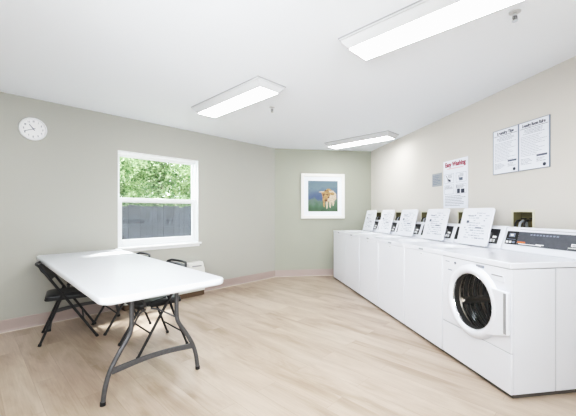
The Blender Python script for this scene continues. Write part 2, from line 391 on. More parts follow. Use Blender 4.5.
# ------------------------------------------------------------------ framed picture
PM = Matrix(((NV.x, UV.x, 0, 0), (NV.y, UV.y, 0, 0), (0, 0, 1, 0), (0, 0, 0, 1)))   # x along picture wall, y into it
pc = bpy.data.objects.new('framed_picture', None); COL.objects.link(pc)
pc.matrix_world = PM @ Matrix.Translation((1.652, PICU, 1.585))
tag(pc, 'square white framed painting of a shaggy tan cow on the far wall', 'picture')
S = 0.445
f = MB(); ring(f, -S, S, -S, S, 0.058, -0.04, -0.003, 'frame'); f.build('frame', pc, bevel=0.004)
f = MB(); f.box(-S+.05, S-.05, -0.018, -0.005, -S+.05, S-.05, 'mat'); f.build('mat_board', pc)
def paint_mat():
    m = bpy.data.materials.new('painted_field'); m.use_nodes = True; nt = m.node_tree; b = nt.nodes['Principled BSDF']; N = nt.nodes.new; L = nt.links.new
    tc = N('ShaderNodeTexCoord'); sp = N('ShaderNodeSeparateXYZ'); L(tc.outputs['Object'], sp.inputs[0])
    n = N('ShaderNodeTexNoise'); n.inputs['Scale'].default_value = 9; n.inputs['Detail'].default_value = 6; L(tc.outputs['Object'], n.inputs['Vector'])
    ma = N('ShaderNodeMath'); ma.operation = 'MULTIPLY_ADD'; ma.inputs[1].default_value = 0.30; L(n.outputs['Fac'], ma.inputs[0]); L(sp.outputs['Z'], ma.inputs[2])
    r = N('ShaderNodeValToRGB'); e = r.color_ramp.elements
    mr = N('ShaderNodeMapRange'); mr.inputs['From Min'].default_value = -0.2; mr.inputs['From Max'].default_value = 0.5; L(ma.outputs[0], mr.inputs['Value']); L(mr.outputs[0], r.inputs['Fac'])
    e[0].position = 0.0; e[0].color = (0.05, 0.09, 0.05, 1); e[1].position = 1.0; e[1].color = (0.12, 0.17, 0.21, 1)
    for p, c in ((0.22, (0.08, 0.14, 0.09)), (0.36, (0.12, 0.17, 0.14)), (0.45, (0.07, 0.10, 0.19)), (0.6, (0.10, 0.14, 0.20)), (0.75, (0.14, 0.19, 0.22))):
        k = e.new(p); k.color = (*c, 1)
    L(r.outputs['Color'], b.inputs['Base Color']); b.inputs['Roughness'].default_value = 0.6; return m
M['field'] = paint_mat()
M['cowtan'] = mat('cow_tan', (0.34, 0.22, 0.11), 0.7, noise=(30, 0.35)); M['cowlight'] = mat('cow_cream', (0.48, 0.40, 0.31), 0.7, noise=(40, 0.2)); M['cowdark'] = mat('cow_brown', (0.12, 0.06, 0.04), 0.7, noise=(40, 0.3))
Q = 0.303
f = MB(); f.box(-Q, Q, -0.020, -0.0185, -Q, Q, 'field'); 
rnd = random.Random(3)
def blob(cx_, cz_, rx, rz, m, y, n=16, j=0.18, ang=0):
    pts = []
    for i in range(n):
        a = 2*pi*i/n; k = 1+rnd.uniform(-j, j)
        x_, z_ = rx*k*cos(a), rz*k*sin(a)
        pts.append((cx_+x_*cos(ang)-z_*sin(ang), y, cz_+x_*sin(ang)+z_*cos(ang)))
    f.poly(pts, m)
blob(0.10, 0.02, .13, .13, 'cowtan', -.0204); blob(0.17, 0.0, .10, .11, 'cowlight', -.0206)
for x_, l_ in ((0.02, .16), (0.08, .2), (0.15, .18), (0.21, .13)): blob(x_, -0.1-l_/4, .022, l_/2, 'cowlight' if x_ > .05 else 'cowtan', -.0208, 10)
blob(0.07, 0.03, .065, .10, 'cowdark', -.0210, ang=.2); blob(0.06, -.03, .045, .07, 'cowtan', -.0212); blob(0.06, 0.07, .07, .035, 'cowtan', -.0214)
blob(-.03, .085, .055, .012, 'cowlight', -.0216, 10, ang=.1); blob(.16, .095, .055, .012, 'cowlight', -.0217, 10, ang=-.2); blob(0.06, -.085, .03, .025, 'cowdark', -.0218)
blob(.13, .03, .05, .02, 'cowtan', -.0219, ang=1.2); blob(.19, .05, .04, .03, 'cowtan', -.0219)
f.build('painting', pc)

# ------------------------------------------------------------------ ceiling fixtures and sprinklers
def fixture(corner, label):
    # corner: far-left corner of the base pan on the ceiling
    SH = Vector((-AX.y, AX.x, 0))
    ang = math.atan2(AX.y, AX.x)
    Lf, Wf = 1.22, 0.355
    c = corner + AX*Lf/2 + SH*Wf/2
    t = empty('ceiling_light', (c.x, c.y, CZ), ang)
    tag(t, label, 'ceiling light', 'fluorescent ceiling lights')
    a, b = Lf/2, Wf/2
    f = MB(); f.box(-a, a, -b, b, -0.018, -0.0015, 'fixture'); f.build('base_pan', t, bevel=0.002)
    f = MB()
    lo = [(-a+.04, -b+.058, -.070), (a-.04, -b+.058, -.070), (a-.04, b-.058, -.070), (-a+.04, b-.058, -.070)]
    mi = [(-a+.012, -b+.018, -.036), (a-.012, -b+.018, -.036), (a-.012, b-.018, -.036), (-a+.012, b-.018, -.036)]
    up = [(-a+.006, -b+.008, -.018), (a-.006, -b+.008, -.018), (a-.006, b-.008, -.018), (-a+.006, b-.008, -.018)]
    f.add(lo+mi+up, [(i, (i+1) % 4, (i+1) % 4+4, i+4) for i in range(4)] + [(i+4, (i+1) % 4+4, (i+1) % 4+8, i+8) for i in range(4)] + [(8,9,10,11), (0,3,2,1)], 'fixture')
    f.build('housing', t, bevel=0.002)
    f = MB(); f.box(-a+.046, a-.046, -b+.063, b-.063, -.0735, -.0702, 'diff'); f.build('diffuser', t)
    f = MB(); f.box(-a-.005, a+.005, -b-.005, -b-.0005, -.007, -.0006, 'seam'); f.box(-a-.005, a+.005, b+.0005, b+.005, -.007, -.0006, 'seam'); f.box(-a-.005, -a-.0005, -b-.0005, b+.0005, -.007, -.0006, 'seam'); f.box(a+.0005, a+.005, -b-.0005, b+.0005, -.007, -.0006, 'seam'); f.build('shadow_strip', t)  # dark strips painted in as the shadow line around the pan
    return t
S_ = 1.0
fixture(Vector((0.3676, 2.292, 0))*S_*1.0, 'large white fluorescent ceiling light nearest the camera at top right')
fixture(Vector((-1.146, 3.777, 0))*S_, 'white fluorescent ceiling light on the left, above the folding table side')
fixture(Vector((0.657, 5.71, 0))*S_, 'farthest white ceiling light, close to the corner above the washers')
fixture(Vector((-1.43, 0.36, 0)), 'added fluorescent ceiling light behind the camera, unseen, for fill')  # added fixture, out of view, brightens the near part of the room
fixture(Vector((-3.05, 1.85, 0)), 'added fluorescent ceiling light out of frame, for fill left of the folding table')  # another unseen fixture, added to lift the left wall and floor

def sprinkler(x, y, label):
    t = empty('fire_sprinkler', (x, y, CZ)); tag(t, label, 'sprinkler')
    f = MB(); f.prism([(0.032*cos(a*pi/12), 0.032*sin(a*pi/12)) for a in range(24)], -.006, -.0006, 'fixture'); f.build('escutcheon', t, smooth=40)
    f = MB(); f.prism([(0.011*cos(a*pi/8), 0.011*sin(a*pi/8)) for a in range(16)], -.028, -.006, 'chrome')
    f.tube([(-.010, 0, -.026), (-.013, 0, -.042), (0, 0, -.056)], .003, 'gasket', 6); f.tube([(.010, 0, -.026), (.013, 0, -.042), (0, 0, -.056)], .003, 'gasket', 6)
    f.tube([(0, 0, -.028), (0, 0, -.055)], .0035, 'gasket', 8); f.build('frame_arms', t)
    f = MB(); f.prism([(0.017*cos(a*pi/8), 0.017*sin(a*pi/8)) for a in range(16)], -.060, -.056, 'chrome'); f.build('deflector', t)
sprinkler(1.42, 1.99, 'small chrome fire sprinkler head at top right, beyond the nearest light')
sprinkler(-0.19, 3.78, 'small fire sprinkler head in mid-ceiling beside the left ceiling light')

# ------------------------------------------------------------------ wall signs (x right along wall, y into wall)
RM = Matrix(((-UV.x, NV.x, 0, 0), (-UV.y, NV.y, 0, 0), (0, 0, 1, 0), (0, 0, 0, 1)))
def on_right(name, u, z, y=0.0):
    t = bpy.data.objects.new(name, None); COL.objects.link(t); t.matrix_world = RM @ Matrix.Translation((-u, WALLN-y, z)); return t
def text_obj(name, s, size, m, parent, loc, bold=0.0, align='CENTER', rot=(pi/2, 0, 0), xs=1.0):
    cu = bpy.data.curves.new(name, 'FONT'); cu.body = s; cu.size = size; cu.align_x = align; cu.align_y = 'CENTER'; cu.extrude = 0.0003; cu.offset = bold
    tmp = bpy.data.objects.new(name+'_tmp', cu); COL.objects.link(tmp)
    dg = bpy.context.evaluated_depsgraph_get(); me = bpy.data.meshes.new_from_object(tmp.evaluated_get(dg)); me.name = name
    bpy.data.objects.remove(tmp)
    me.materials.clear(); me.materials.append(M[m])
    o = bpy.data.objects.new(name, me); COL.objects.link(o); o.parent = parent; o.location = loc; o.rotation_euler = rot; o.scale = (xs, 1, 1)
    return o
def lines(mb, x0, x1, z0, z1, n, m, y, th=0.004, seed=0, align=0):
    r = random.Random(seed)
    for i in range(n):
        z = z1-(z1-z0)*(i+.5)/n; L_ = (x1-x0)*r.uniform(.55, 1)
        xa = x0 if align == 0 else (x0+x1-L_)/2; x = xa
        while x < xa+L_-0.004:
            wd = r.uniform(.012, .035); mb.box(x, min(x+wd, xa+L_), y-.0006, y, z-th/2, z+th/2, m); x += wd+.005

def info_sign(u, title, label, seed, xs):
    t = on_right('information_sign', u, 1.878); tag(t, label, 'sign')
    w, h = .151, .224
    f = MB(); f.box(-w, w, -.010, -.002, -h, h, 'paper'); f.build('sheet', t, bevel=.001)
    f = MB(); ring(f, -w-.003, w+.003, -h-.003, h+.003, .0045, -.0125, -.0015, 'inkgrey'); f.build('border', t)
    text_obj('title_text', title, .038, 'ink', t, (0, -.0106, h-.035), .0018, xs=xs)
    f = MB()
    lines(f, -w+.03, w-.03, h-.12, h-.07, 4, 'inkgrey', -.0101, .0042, seed, 1)
    lines(f, -w+.02, w-.02, -.10, h-.13, 13, 'inkpale', -.0101, .004, seed+1)
    lines(f, -w+.02, 0, -.175, -.115, 5, 'inkgrey', -.0101, .0035, seed+2)
    lines(f, .03, w-.02, -.165, -.125, 3, 'inkmid', -.0101, .0035, seed+3)
    f.box(.03, w-.02, -.0107, -.0101, -.115, -.098, 'inkmid')
    f.box(-w+.012, w-.012, -.0107, -.0101, h-.062, h-.058, 'inkmid')
    f.build('printed_text', t)
    f = MB(); f.lathe_y([(0, -.0108), (.016, -.0108)], w-.045, -h+.03, 'inkmid', 20); f.box(w-.056, w-.034, -.0112, -.0108, -h+.018, -h+.04, 'ink'); f.build('round_emblem', t)
info_sign(2.842, 'Laundry Tips', 'left one of two framed white text signs, headed Laundry Tips', 1, 1.0)
info_sign(2.531, 'Laundry Room Rules', 'right one of two framed white text signs, with the longer heading', 9, .72)

t = on_right('washing_poster', 3.606, 1.615); tag(t, 'tall white poster with a maroon heading and small diagrams above the washers', 'poster')
w, h = .228, .305
f = MB(); f.box(-w, w, -.006, -.002, -h, h, 'paper'); f.build('sheet', t)
text_obj('title_text', 'Easy Washing', .078, 'maroon', t, (0, -.0066, h-.055), .0032, xs=.88)
f = MB(); y = -.0061
f.box(-.15, .15, y-.0006, y, h-.112, h-.104, 'pink')
for i, (cx_, cz_) in enumerate(((-.11, .07), (.11, .07), (-.11, -.07), (.11, -.07))):
    ring(f, cx_-.09, cx_+.09, cz_-.055, cz_+.062, .003, y-.0006, y, 'inkgrey')
    lines(f, cx_-.02 if i < 2 else cx_-.08, cx_+.08, cz_+.01, cz_+.052, 4, 'inkmid', y, .004, i+30)
f.box(-.004, .004, y-.0008, y, -.03, .03, 'inkmid', mtx=Matrix.Translation((-.15, 0, .09)) @ Matrix.Rotation(.6, 4, 'Y').inverted()); f.box(-.03, .03, y-.0009, y, -.01, .01, 'ink', mtx=Matrix.Translation((-.11, 0, .055)) @ Matrix.Rotation(.3, 4, 'Y'))
f.box(-.14, -.08, y-.0008, y, .03, .04, 'inkmid'); f.box(.08, .14, y-.0008, y, .035, .07, 'inkmid'); f.box(.07, .078, y-.0008, y, .05, .1, 'inkmid')
f.box(.04, .09, y-.0008, y, -.12, -.065, 'ink'); f.box(.11, .17, y-.0008, y, -.12, -.07, 'ink')
f.box(.03, .038, y-.0008, y, -.05, -.02, 'inkmid')
lines(f, -.19, .19, -.28, -.14, 7, 'inkmid', y, .005, 50)
f.build('diagrams', t)

t = on_right('notice_plaque', 3.974, 1.70); tag(t, 'small grey notice left of the washing poster on the right wall', 'plaque')
f = MB(); f.box(-.105, .105, -.006, -.002, -.088, .088, 'plaque'); f.build('plate', t, bevel=.001)
f = MB(); lines(f, -.085, .085, -.065, .07, 6, 'inkgrey', -.0061, .008, 70); lines(f, -.085, .085, -.07, .065, 6, 'inkmid', -.0061, .003, 71); f.build('printed_lines', t)

# ------------------------------------------------------------------ washer outlet boxes recessed in the wall
BL = ['whole cream washer outlet box above the front loading washer',
      'washer outlet box behind the nearest raised white lid, under the poster',
      'washer outlet box between the second and third raised lids from the camera',
      'washer outlet box between the third and fourth raised lids from the camera',
      'washer outlet box farthest along the wall, behind the farthest raised lid']
def outlet_box():
    t = bpy.data.objects.new('washer_outlet_box', None); COL.objects.link(t)
    hz = (BZ1-BZ0)/2; hw = .105
    f = MB()
    ring(f, -hw-.02, hw+.02, -hz-.02, hz+.02, .022, -.006, -.0005, 'outlet'); f.build('face_frame', t, bevel=.001)
    f = MB()
    a, b, c = hw-.0015, hz-.0015, .09
    f.quad((-a, c, -b), (a, c, -b), (a, c, b), (-a, c, b), 'outletin')
    f.quad((-a, 0, -b), (-a, c, -b), (-a, c, b), (-a, 0, b), 'outletin'); f.quad((a, 0, -b), (a, c, -b), (a, c, b), (a, 0, b), 'outletin')
    f.quad((-a, 0, -b), (a, 0, -b), (a, c, -b), (-a, c, -b), 'outlet'); f.quad((-a, 0, b), (a, 0, b), (a, c, b), (-a, c, b), 'outletin')
    f.build('recess_box', t)
    for s in (-1, 1):
        f = MB(); f.tube([(s*.045, .055, -hz+.004), (s*.045, .055, -.01)], .012, 'brass', 10); f.tube([(s*.045, .055, -.005), (s*.045, .012, -.005)], .010, 'brass', 10)
        f.box(s*.045-.025, s*.045+.025, .05, .06, .005, .016, 'gasket'); f.build('valve', t, smooth=40)
        f = MB(); f.tube([(s*.045, .012, -.005), (s*.045, -.02, -.01), (s*.047, -.035, -.035), (s*.05, -.04, -.08), (s*.05, -.035, -.14)], .008, 'hose', 10); f.build('hose', t, smooth=60)
    f = MB(); f.tube([(0, .045, -hz+.004), (0, .04, -.03), (.0, .0, -.01), (0, -.03, -.03), (0, -.04, -.09)], .012, 'plaque', 12); f.build('drain_hose', t, smooth=60)
    return t
ob = outlet_box()
for i, u in enumerate(BOXU):
    o = ob if i == 0 else copy_tree(ob)
    o.matrix_world = RM @ Matrix.Translation((-u, WALLN, (BZ0+BZ1)/2))
    tag(o, BL[i], 'outlet box', 'washer outlet boxes in the right wall')

# ------------------------------------------------------------------ top loading washers
RZ = math.atan2(-UV.y, -UV.x)
def top_loader():
    t = empty('top_load_washer', (0, 0, 0)); w = .3295
    f = MB(); f.box(-w, w, .0, .70, .022, .872, 'enamel2'); f.build('cabinet', t, bevel=.006)
    f = MB()   # deck with a real tub opening
    n = 40; cx_, cy_, rr = 0, .315, .185
    a0, a1, b0, b1 = -w, w, -.004, .70
    angs = sorted({2*pi*i/n for i in range(n)} | {math.atan2(y_-cy_, x_-cx_) % (2*pi) for x_ in (a0, a1) for y_ in (b0, b1)})
    def edge(a):
        dx, dy = cos(a), sin(a); ts = []
        if dx > 1e-9: ts.append((a1-cx_)/dx)
        if dx < -1e-9: ts.append((a0-cx_)/dx)
        if dy > 1e-9: ts.append((b1-cy_)/dy)
        if dy < -1e-9: ts.append((b0-cy_)/dy)
        k = min(ts); return (cx_+dx*k, cy_+dy*k)
    K = len(angs); zt, zb = .915, .8725
    vi = [(cx_+rr*cos(a), cy_+rr*sin(a)) for a in angs]; vo = [edge(a) for a in angs]
    vs = [(x, y, zt) for x, y in vi] + [(x, y, zt) for x, y in vo] + [(x, y, zb) for x, y in vo] + [(x, y, zb) for x, y in vi]
    fs = []
    for i in range(K):
        j = (i+1) % K
        fs += [(i, j, j+K, i+K), (i+K, j+K, j+2*K, i+2*K), (i+2*K, j+2*K, j+3*K, i+3*K), (i+3*K, j+3*K, j, i)]
    f.add(vs, fs, 'enamel'); f.build('top_deck', t, bevel=.004)
    f = MB(); f.add([(cx_+r*cos(2*pi*i/32), cy_+r*sin(2*pi*i/32), z) for r, z in ((.183, .913), (.180, .885)) for i in range(32)], [(i, (i+1) % 32, (i+1) % 32+32, i+32) for i in range(32)], 'tub')
    f.add([(cx_+.18*cos(2*pi*i/32), cy_+.18*sin(2*pi*i/32), .8745) for i in range(32)], [tuple(range(32))], 'tub')
    f.prism([(cx_+.05*cos(2*pi*i/16), cy_+.05*sin(2*pi*i/16)) for i in range(16)], .8745, .895, 'tub'); f.build('wash_tub', t, smooth=50)
    f = MB(); f.prism([(.585, .9155), (.655, 1.120), (.665, 1.128), (.700, 1.128), (.700, .9155)], -w+.002, w-.002, 'enamel', axis='x'); con = f.build('control_console', t, bevel=.005)
    sl = Vector((0, .07, .2045)).normalized(); nn = Vector((0, -sl.z, sl.y))
    Mx = Matrix(((1, 0, 0, 0), (0, -nn.y*-1, sl.y, .585), (0, nn.z*-1*-1, sl.z, .9155), (0, 0, 0, 1)))
    # local: x, y = outward from the sloped face, z = up the slope
    Mx = Matrix(((1, 0, 0, 0), (0, nn.y, sl.y, .585), (0, nn.z, sl.z, .9155), (0, 0, 0, 1)))
    f = MB(); f.box(.085, .275, .0005, .006, .045, .190, 'blackpanel', mtx=Mx); rp = f.build('coin_panel', con, bevel=.001)
    f = MB(); f.box(.15, .26, .006, .03, .055, .085, 'chrome', mtx=Mx); f.box(.17, .20, .006, .018, .09, .15, 'chrome', mtx=Mx); f.box(.215, .255, .006, .012, .10, .12, 'white', mtx=Mx)
    f.box(.13, .16, .006, .012, .15, .165, 'white', mtx=Mx); f.build('coin_slide', rp)
    f = MB(); f.box(-.322, -.228, .0005, .006, .045, .190, 'blackpanel', mtx=Mx); lp = f.build('cycle_panel', con, bevel=.001)
    f = MB()
    for q in range(4): f.box(-.25, -.235, .006, .009, .06+q*.03, .068+q*.03, 'white', mtx=Mx)
    f.box(-.262, -.256, .006, .009, .06, .17, 'inkgrey', mtx=Mx); f.build('cycle_buttons', lp)
    f = MB(); f.box(-.225, .083, .0005, .0015, .05, .185, 'plast_w', mtx=Mx); f.build('centre_fascia', con)
    # lid, raised and leaning back against the console
    a = Vector((0, .548, .922)); b = Vector((0, .640, 1.300)); d = (b-a).normalized(); q = Vector((0, -d.z, d.y))
    Ml = Matrix(((1, 0, 0, 0), (0, q.y, d.y, a.y), (0, q.z, d.z, a.z), (0, 0, 0, 1)))
    f = MB(); hw, hh, rc = .212, (b-a).length, .025
    prof = []
    for (cx_, cz_, s0) in ((hw-rc, hh-rc, 0), (-hw+rc, hh-rc, 90), (-hw+rc, rc, 180), (hw-rc, rc, 270)):
        for k in range(5): an = radians(s0+k*22.5); prof.append((cx_+rc*cos(an), cz_+rc*sin(an)))
    vs = [Ml @ Vector((x, -.010, z)) for x, z in prof] + [Ml @ Vector((x, .008, z)) for x, z in prof]; K = len(prof)
    f.add(vs, [(i, (i+1) % K, (i+1) % K+K, i+K) for i in range(K)] + [tuple(range(K)), tuple(range(K, 2*K))], 'enamel')
    lid = f.build('lid', t, bevel=.003)
    f = MB(); r = random.Random(5)
    def st(x0, x1, z0, z1, m): f.box(x0, x1, .0082, .0088, z0, z1, m, mtx=Ml)
    for i in range(11):
        z = .33-i*.026
        x = -.14+.02*(i%3)
        while x < .14:
            wd = r.uniform(.015, .05)
            if r.random() < .72: st(x, x+wd, z, z+r.uniform(.005, .010), 'inkpale' if r.random() < .85 else 'inkgrey')
            x += wd+.008
    st(-.12, -.085, .225, .255, 'inkmid'); st(.02, .10, .175, .187, 'inkmid'); st(-.11, -.03, .30, .306, 'inkmid')
    f.build('printed_instructions', lid)
    for s in (-1, 1):
        f = MB(); f.tube([(s*.15-.02, .548, .922), (s*.15+.02, .548, .922)], .007, 'chrome', 8); f.build('hinge', t, smooth=50)
    f = MB(); f.box(-.035, .035, -.0075, -.004, .885, .900, 'plaque'); f.box(-.018, .018, -.0022, -.0002, .835, .862, 'plast_w'); f.box(-.008, .008, -.0032, -.0022, .842, .852, 'plaque'); f.build('nameplate', t)
    for sx in (-1, 1):
        for yy in (.05, .65): f = MB(); f.prism([(sx*.28+.02*cos(i*pi/6), yy+.02*sin(i*pi/6)) for i in range(12)], .0005, .022, 'rubber'); f.build('levelling_foot', t)
    f = MB(); f.box(-w+.006, w-.006, .022, .034, .002, .0215, 'base_dark'); f.build('toe_plinth', t)
    return t
TL = ['white top loading washer with raised lid, next to the front loader',
      'second top loading washer from the front loader, lid raised',
      'third top loading washer from the front loader, in the middle of the row',
      'fourth top loading washer from the front loader, lid raised',
      'farthest top loading washer, its side to the picture wall']
tl = top_loader()
for i in range(5):
    o = tl if i == 0 else copy_tree(tl)
    u = 2.605 + .665*(i+.5)
    p = P(u, 1.80); o.location = p; o.rotation_euler = (0, 0, RZ)
    tag(o, TL[i], 'washing machine', 'top loading washers in a row')

# ------------------------------------------------------------------ front loading washer
def front_loader():
    t = empty('front_load_washer', P(2.238, 1.80), RZ); w = .3605
    tag(t, 'white front loading washer with a round glass door, nearest the camera', 'washing machine')
    dx, dz, R0 = .008, .567, .225
    f = MB(); z0, z1 = .305, .870
    n = 56
    angs = sorted({2*pi*i/n for i in range(n)} | {math.atan2(z_-dz, x_-dx) % (2*pi) for x_ in (-w, w) for z_ in (z0, z1)})
    def edge(a):
        c, s = cos(a), sin(a); ts = []
        if c > 1e-9: ts.append((w-dx)/c)
        if c < -1e-9: ts.append((-w-dx)/c)
        if s > 1e-9: ts.append((z1-dz)/s)
        if s < -1e-9: ts.append((z0-dz)/s)
        k = min(ts); return (dx+c*k, dz+s*k)
    K = len(angs); vs = []
    for y, kind in ((0, 'i'), (0, 'o'), (.018, 'o'), (.018, 'i')):
        for a in angs:
            x, z = (dx+R0*cos(a), dz+R0*sin(a)) if kind == 'i' else edge(a)
            vs.append((x, y, z))
    fs = []
    for i in range(K):
        j = (i+1) % K
        for q in range(4): p_, r_ = q*K, ((q+1) % 4)*K; fs.append((i+p_, j+p_, j+r_, i+r_))
    f.add(vs, fs, 'enamel'); f.build('front_panel', t, bevel=.002)
    f = MB(); f.box(-w, w, 0.0, .018, .026, .3015, 'enamel'); f.build('lower_panel', t, bevel=.004)
    f = MB(); f.box(-w+.002, w-.002, .001, .017, .3017, .3048, 'plaque'); f.build('panel_seam', t)
    f = MB(); f.box(-w+.001, w-.001, -.0012, .017, .8695, .8727, 'seam'); f.build('deck_seam', t)
    f = MB()
    f.box(-w, -w+.004, .019, .72, .022, .870, 'enamel2'); f.box(w-.004, w, .019, .345, .028, .870, 'enamel2'); f.box(w-.004, w-.001, .345, .349, .028, .870, 'seamlight'); f.box(w-.004, w, .352, .72, .028, .870, 'enamel2')
    f.box(-w+.004, w-.004, .71, .72, .022, .87, 'enamel2'); f.build('side_panels', t)
    f = MB(); f.box(-w-.001, w+.001, -.006, .72, .8725, .915, 'enamel'); f.build('top_panel', t, bevel=.006, seg=3)
    f = MB(); f.box(-w+.004, w-.004, .02, .70, .004, .0215, 'base_dark')
    f.build('plinth', t)
    # console
    f = MB(); f.prism([(.585, .9155), (.650, 1.112), (.662, 1.124), (.72, 1.124), (.72, .9155)], -w, w, 'enamel', axis='x'); con = f.build('control_console', t, bevel=.005)
    sl = Vector((0, .065, .1965)).normalized(); nn = Vector((0, -sl.z, sl.y))
    Mx = Matrix(((1, 0, 0, 0), (0, nn.y, sl.y, .585), (0, nn.z, sl.z, .9155), (0, 0, 0, 1)))
    def bx(mb, x0, x1, y0, y1, z0, z1, m): mb.box(x0, x1, y0, y1, z0, z1, m, mtx=Mx)
    f = MB(); bx(f, -.335, -.218, .0005, .006, .058, .178, 'blackpanel'); kp = f.build('keypad', con, bevel=.001)
    f = MB()
    for q in range(3): bx(f, -.322+q*.034, -.300+q*.034, .006, .010, .068, .088, 'white' if q < 2 else 'inkgrey')
    bx(f, -.305, -.245, .006, .008, .125, .160, 'inkgrey'); bx(f, -.322, -.23, .006, .008, .102, .106, 'inkgrey'); bx(f, -.29, -.26, .008, .009, .135, .150, 'white')
    f.build('keypad_buttons', kp)
    f = MB(); bx(f, -.213, .345, .0005, .006, .058, .178, 'slate'); sp = f.build('fascia_panel', con, bevel=.001)
    f = MB(); bx(f, -.205, -.13, .006, .0075, .076, .090, 'orange'); bx(f, -.19, .02, .006, .0075, .066, .073, 'white')
    for q in range(9): bx(f, -.10+q*.028, -.082+q*.028, .006, .0075, .150, .162, 'inkgrey')
    bx(f, -.03, .04, .006, .0078, .072, .080, 'white'); f.build('fascia_print', sp)
    f = MB(); bx(f, .235, .335, .006, .014, .070, .080, 'chrome'); bx(f, .255, .325, .006, .016, .088, .108, 'white'); bx(f, .265, .31, .016, .018, .092, .100, 'seam'); f.build('coin_slot', sp)
    f = MB(); bx(f, -.21, .34, .006, .0068, .196, .199, 'seam'); f.build('trim_line', con)
    # door
    door = empty('door', (dx, 0, dz)); door.parent = t
    f = MB(); f.lathe_y([(.214, .004), (.210, -.008), (.214, -.022), (.226, -.034), (.246, -.036), (.264, -.028), (.277, -.014), (.280, -.001), (.27, -.0005)], 0, 0, 'enamel', 72); f.build('door_ring', door, smooth=50)
    f = MB(); f.lathe_y([(.215, -.006), (.206, -.002), (.204, .03), (.215, .045)], 0, 0, 'gasket', 64)
    f.lathe_y([(.2145, -.014), (.209, -.018), (.206, -.010)], 0, 0, 'chrome', 64); f.build('gasket', door, smooth=50)
    f = MB(); f.lathe_y([(0, .062), (.05, .06), (.11, .048), (.155, .03), (.185, .012), (.206, .0)], 0, 0, 'glass', 56); f.build('door_glass', door, smooth=60)
    f = MB(); pr = [(.215, .150), (.342, .150), (.350, .143), (.350, -.138), (.342, -.145), (.19, -.195), (.165, -.20), (.21, -.13), (.245, -.03), (.245, .05)]
    f.prism(pr, -.030, -.001, 'enamel', axis='y'); pl = f.build('handle_plate', door, bevel=.006)
    f = MB(); f.box(.322, .344, -.0315, -.029, -.135, .138, 'seam'); f.build('handle_grip', pl)
    # drum
    f = MB(); f.lathe_y([(.217, .02), (.255, .05), (.27, .07), (.27, .50), (.10, .50), (.06, .47), (0, .465)], dx, dz, 'drum', 64)
    dr = f.build('drum', t, smooth=30)
    f = MB()
    for i_, y_ in enumerate((.085, .13, .175, .22, .265, .31, .355, .40, .445)): f.lathe_y([(.2695, y_), (.256, y_+.006), (.256, y_+.028), (.2695, y_+.034)], dx, dz, 'gasket' if i_ % 2 else 'chrome', 56)
    for r_ in (.10, .145, .19, .235): f.lathe_y([(r_, .499), (r_+.005, .480), (r_+.020, .480), (r_+.025, .499)], dx, dz, 'gasket' if r_ in (.10, .19) else 'chrome', 56)
    f.build('drum_ribs', dr, smooth=30)
    for k in range(3):
        a = radians(75+120*k); f = MB()
        f.prism([(-.035, -.0), (-.012, .05), (.012, .05), (.035, 0)], .09, .47, 'drum', axis='y')
        lm = Matrix.Translation((dx+.269*cos(a), 0, dz+.269*sin(a))) @ Matrix.Rotation(-(a+pi/2), 4, 'Y')
        f.build('drum_lifter', dr, bevel=.006, mtx=lm)
    # badges and lines on the front panel
    f = MB(); f.lathe_y([(0, -.003), (.011, -.003), (.011, -.0001)], -.195, .828, 'inkmid', 24); f.box(-.203, -.187, -.0035, -.003, .82, .823, 'white'); f.build('lock_badge', t)
    f = MB(); f.box(.045, .125, -.003, -.0001, .838, .856, 'inkgrey'); f.box(.055, .115, -.0036, -.003, .842, .852, 'seam'); f.box(.06, .11, -.003, -.0001, .812, .828, 'plaque'); f.build('nameplate', t)
    f = MB(); f.box(-.32, -.27, -.002, -.0001, .828, .833, 'inkgrey'); f.box(-.285, -.235, -.002, -.0001, .758, .765, 'inkgrey'); f.build('printed_text', t)
    f = MB(); f.box(.185, .31, -.004, -.0001, .772, .818, 'enamel'); dd = f.build('soap_drawer', t, bevel=.003); f = MB(); f.box(.20, .295, -.006, -.004, .806, .813, 'seam'); f.build('drawer_pull', dd)
    for sx in (-1, 1):
        for yy in (.06, .66): f = MB(); f.prism([(sx*.31+.02*cos(i*pi/6), yy+.02*sin(i*pi/6)) for i in range(12)], .0002, .004, 'rubber'); f.build('levelling_foot', t)
front_loader()

# ------------------------------------------------------------------ folding table
TA = Vector((0.714, -0.70, 0)).normalized(); TB = Vector((-TA.y, TA.x, 0))
far = Vector((-2.445, 3.76, 0)); near = Vector((-.76, 2.107, 0)); Lt = (near-far).length; Wt = .855
tz_far, tz_near = .792, .758
cen = (far+near)/2
tb = empty('folding_table', (cen.x, cen.y, 0), math.atan2(TA.y, TA.x))
tag(tb, 'long white plastic folding table with grey wishbone legs below the window', 'table')
slope = (tz_near-tz_far)/Lt; zc = (tz_far+tz_near)/2
def tzz(x): return zc + slope*x
f = MB()
def rr_(hx, hy, r, n=7):
    o = []
    for cx_, cy_, s0 in ((hx-r, hy-r, 0), (-hx+r, hy-r, 90), (-hx+r, -hy+r, 180), (hx-r, -hy+r, 270)):
        for k in range(n): a = radians(s0+90*k/(n-1)); o.append((cx_+r*cos(a), cy_+r*sin(a)))
    return o
rings = []
for (ins, dz_) in ((.012, 0), (.004, -.003), (0, -.010), (0, -.030), (.004, -.042), (.012, -.046), (.030, -.046), (.034, -.030)):
    rings.append([(x, y, tzz(x)+dz_) for x, y in rr_(Lt/2-ins, Wt/2-ins, .075-ins*.6)])
K = len(rings[0]); vs = [p for r_ in rings for p in r_]; fs = []
for q in range(len(rings)-1):
    for i in range(K): j = (i+1) % K; fs.append((q*K+i, q*K+j, (q+1)*K+j, (q+1)*K+i))
fs.append(tuple(range(K))); fs.append(tuple((len(rings)-1)*K+i for i in range(K))[::-1])
f.add(vs, fs, 'table'); f.build('tabletop', tb, smooth=50)
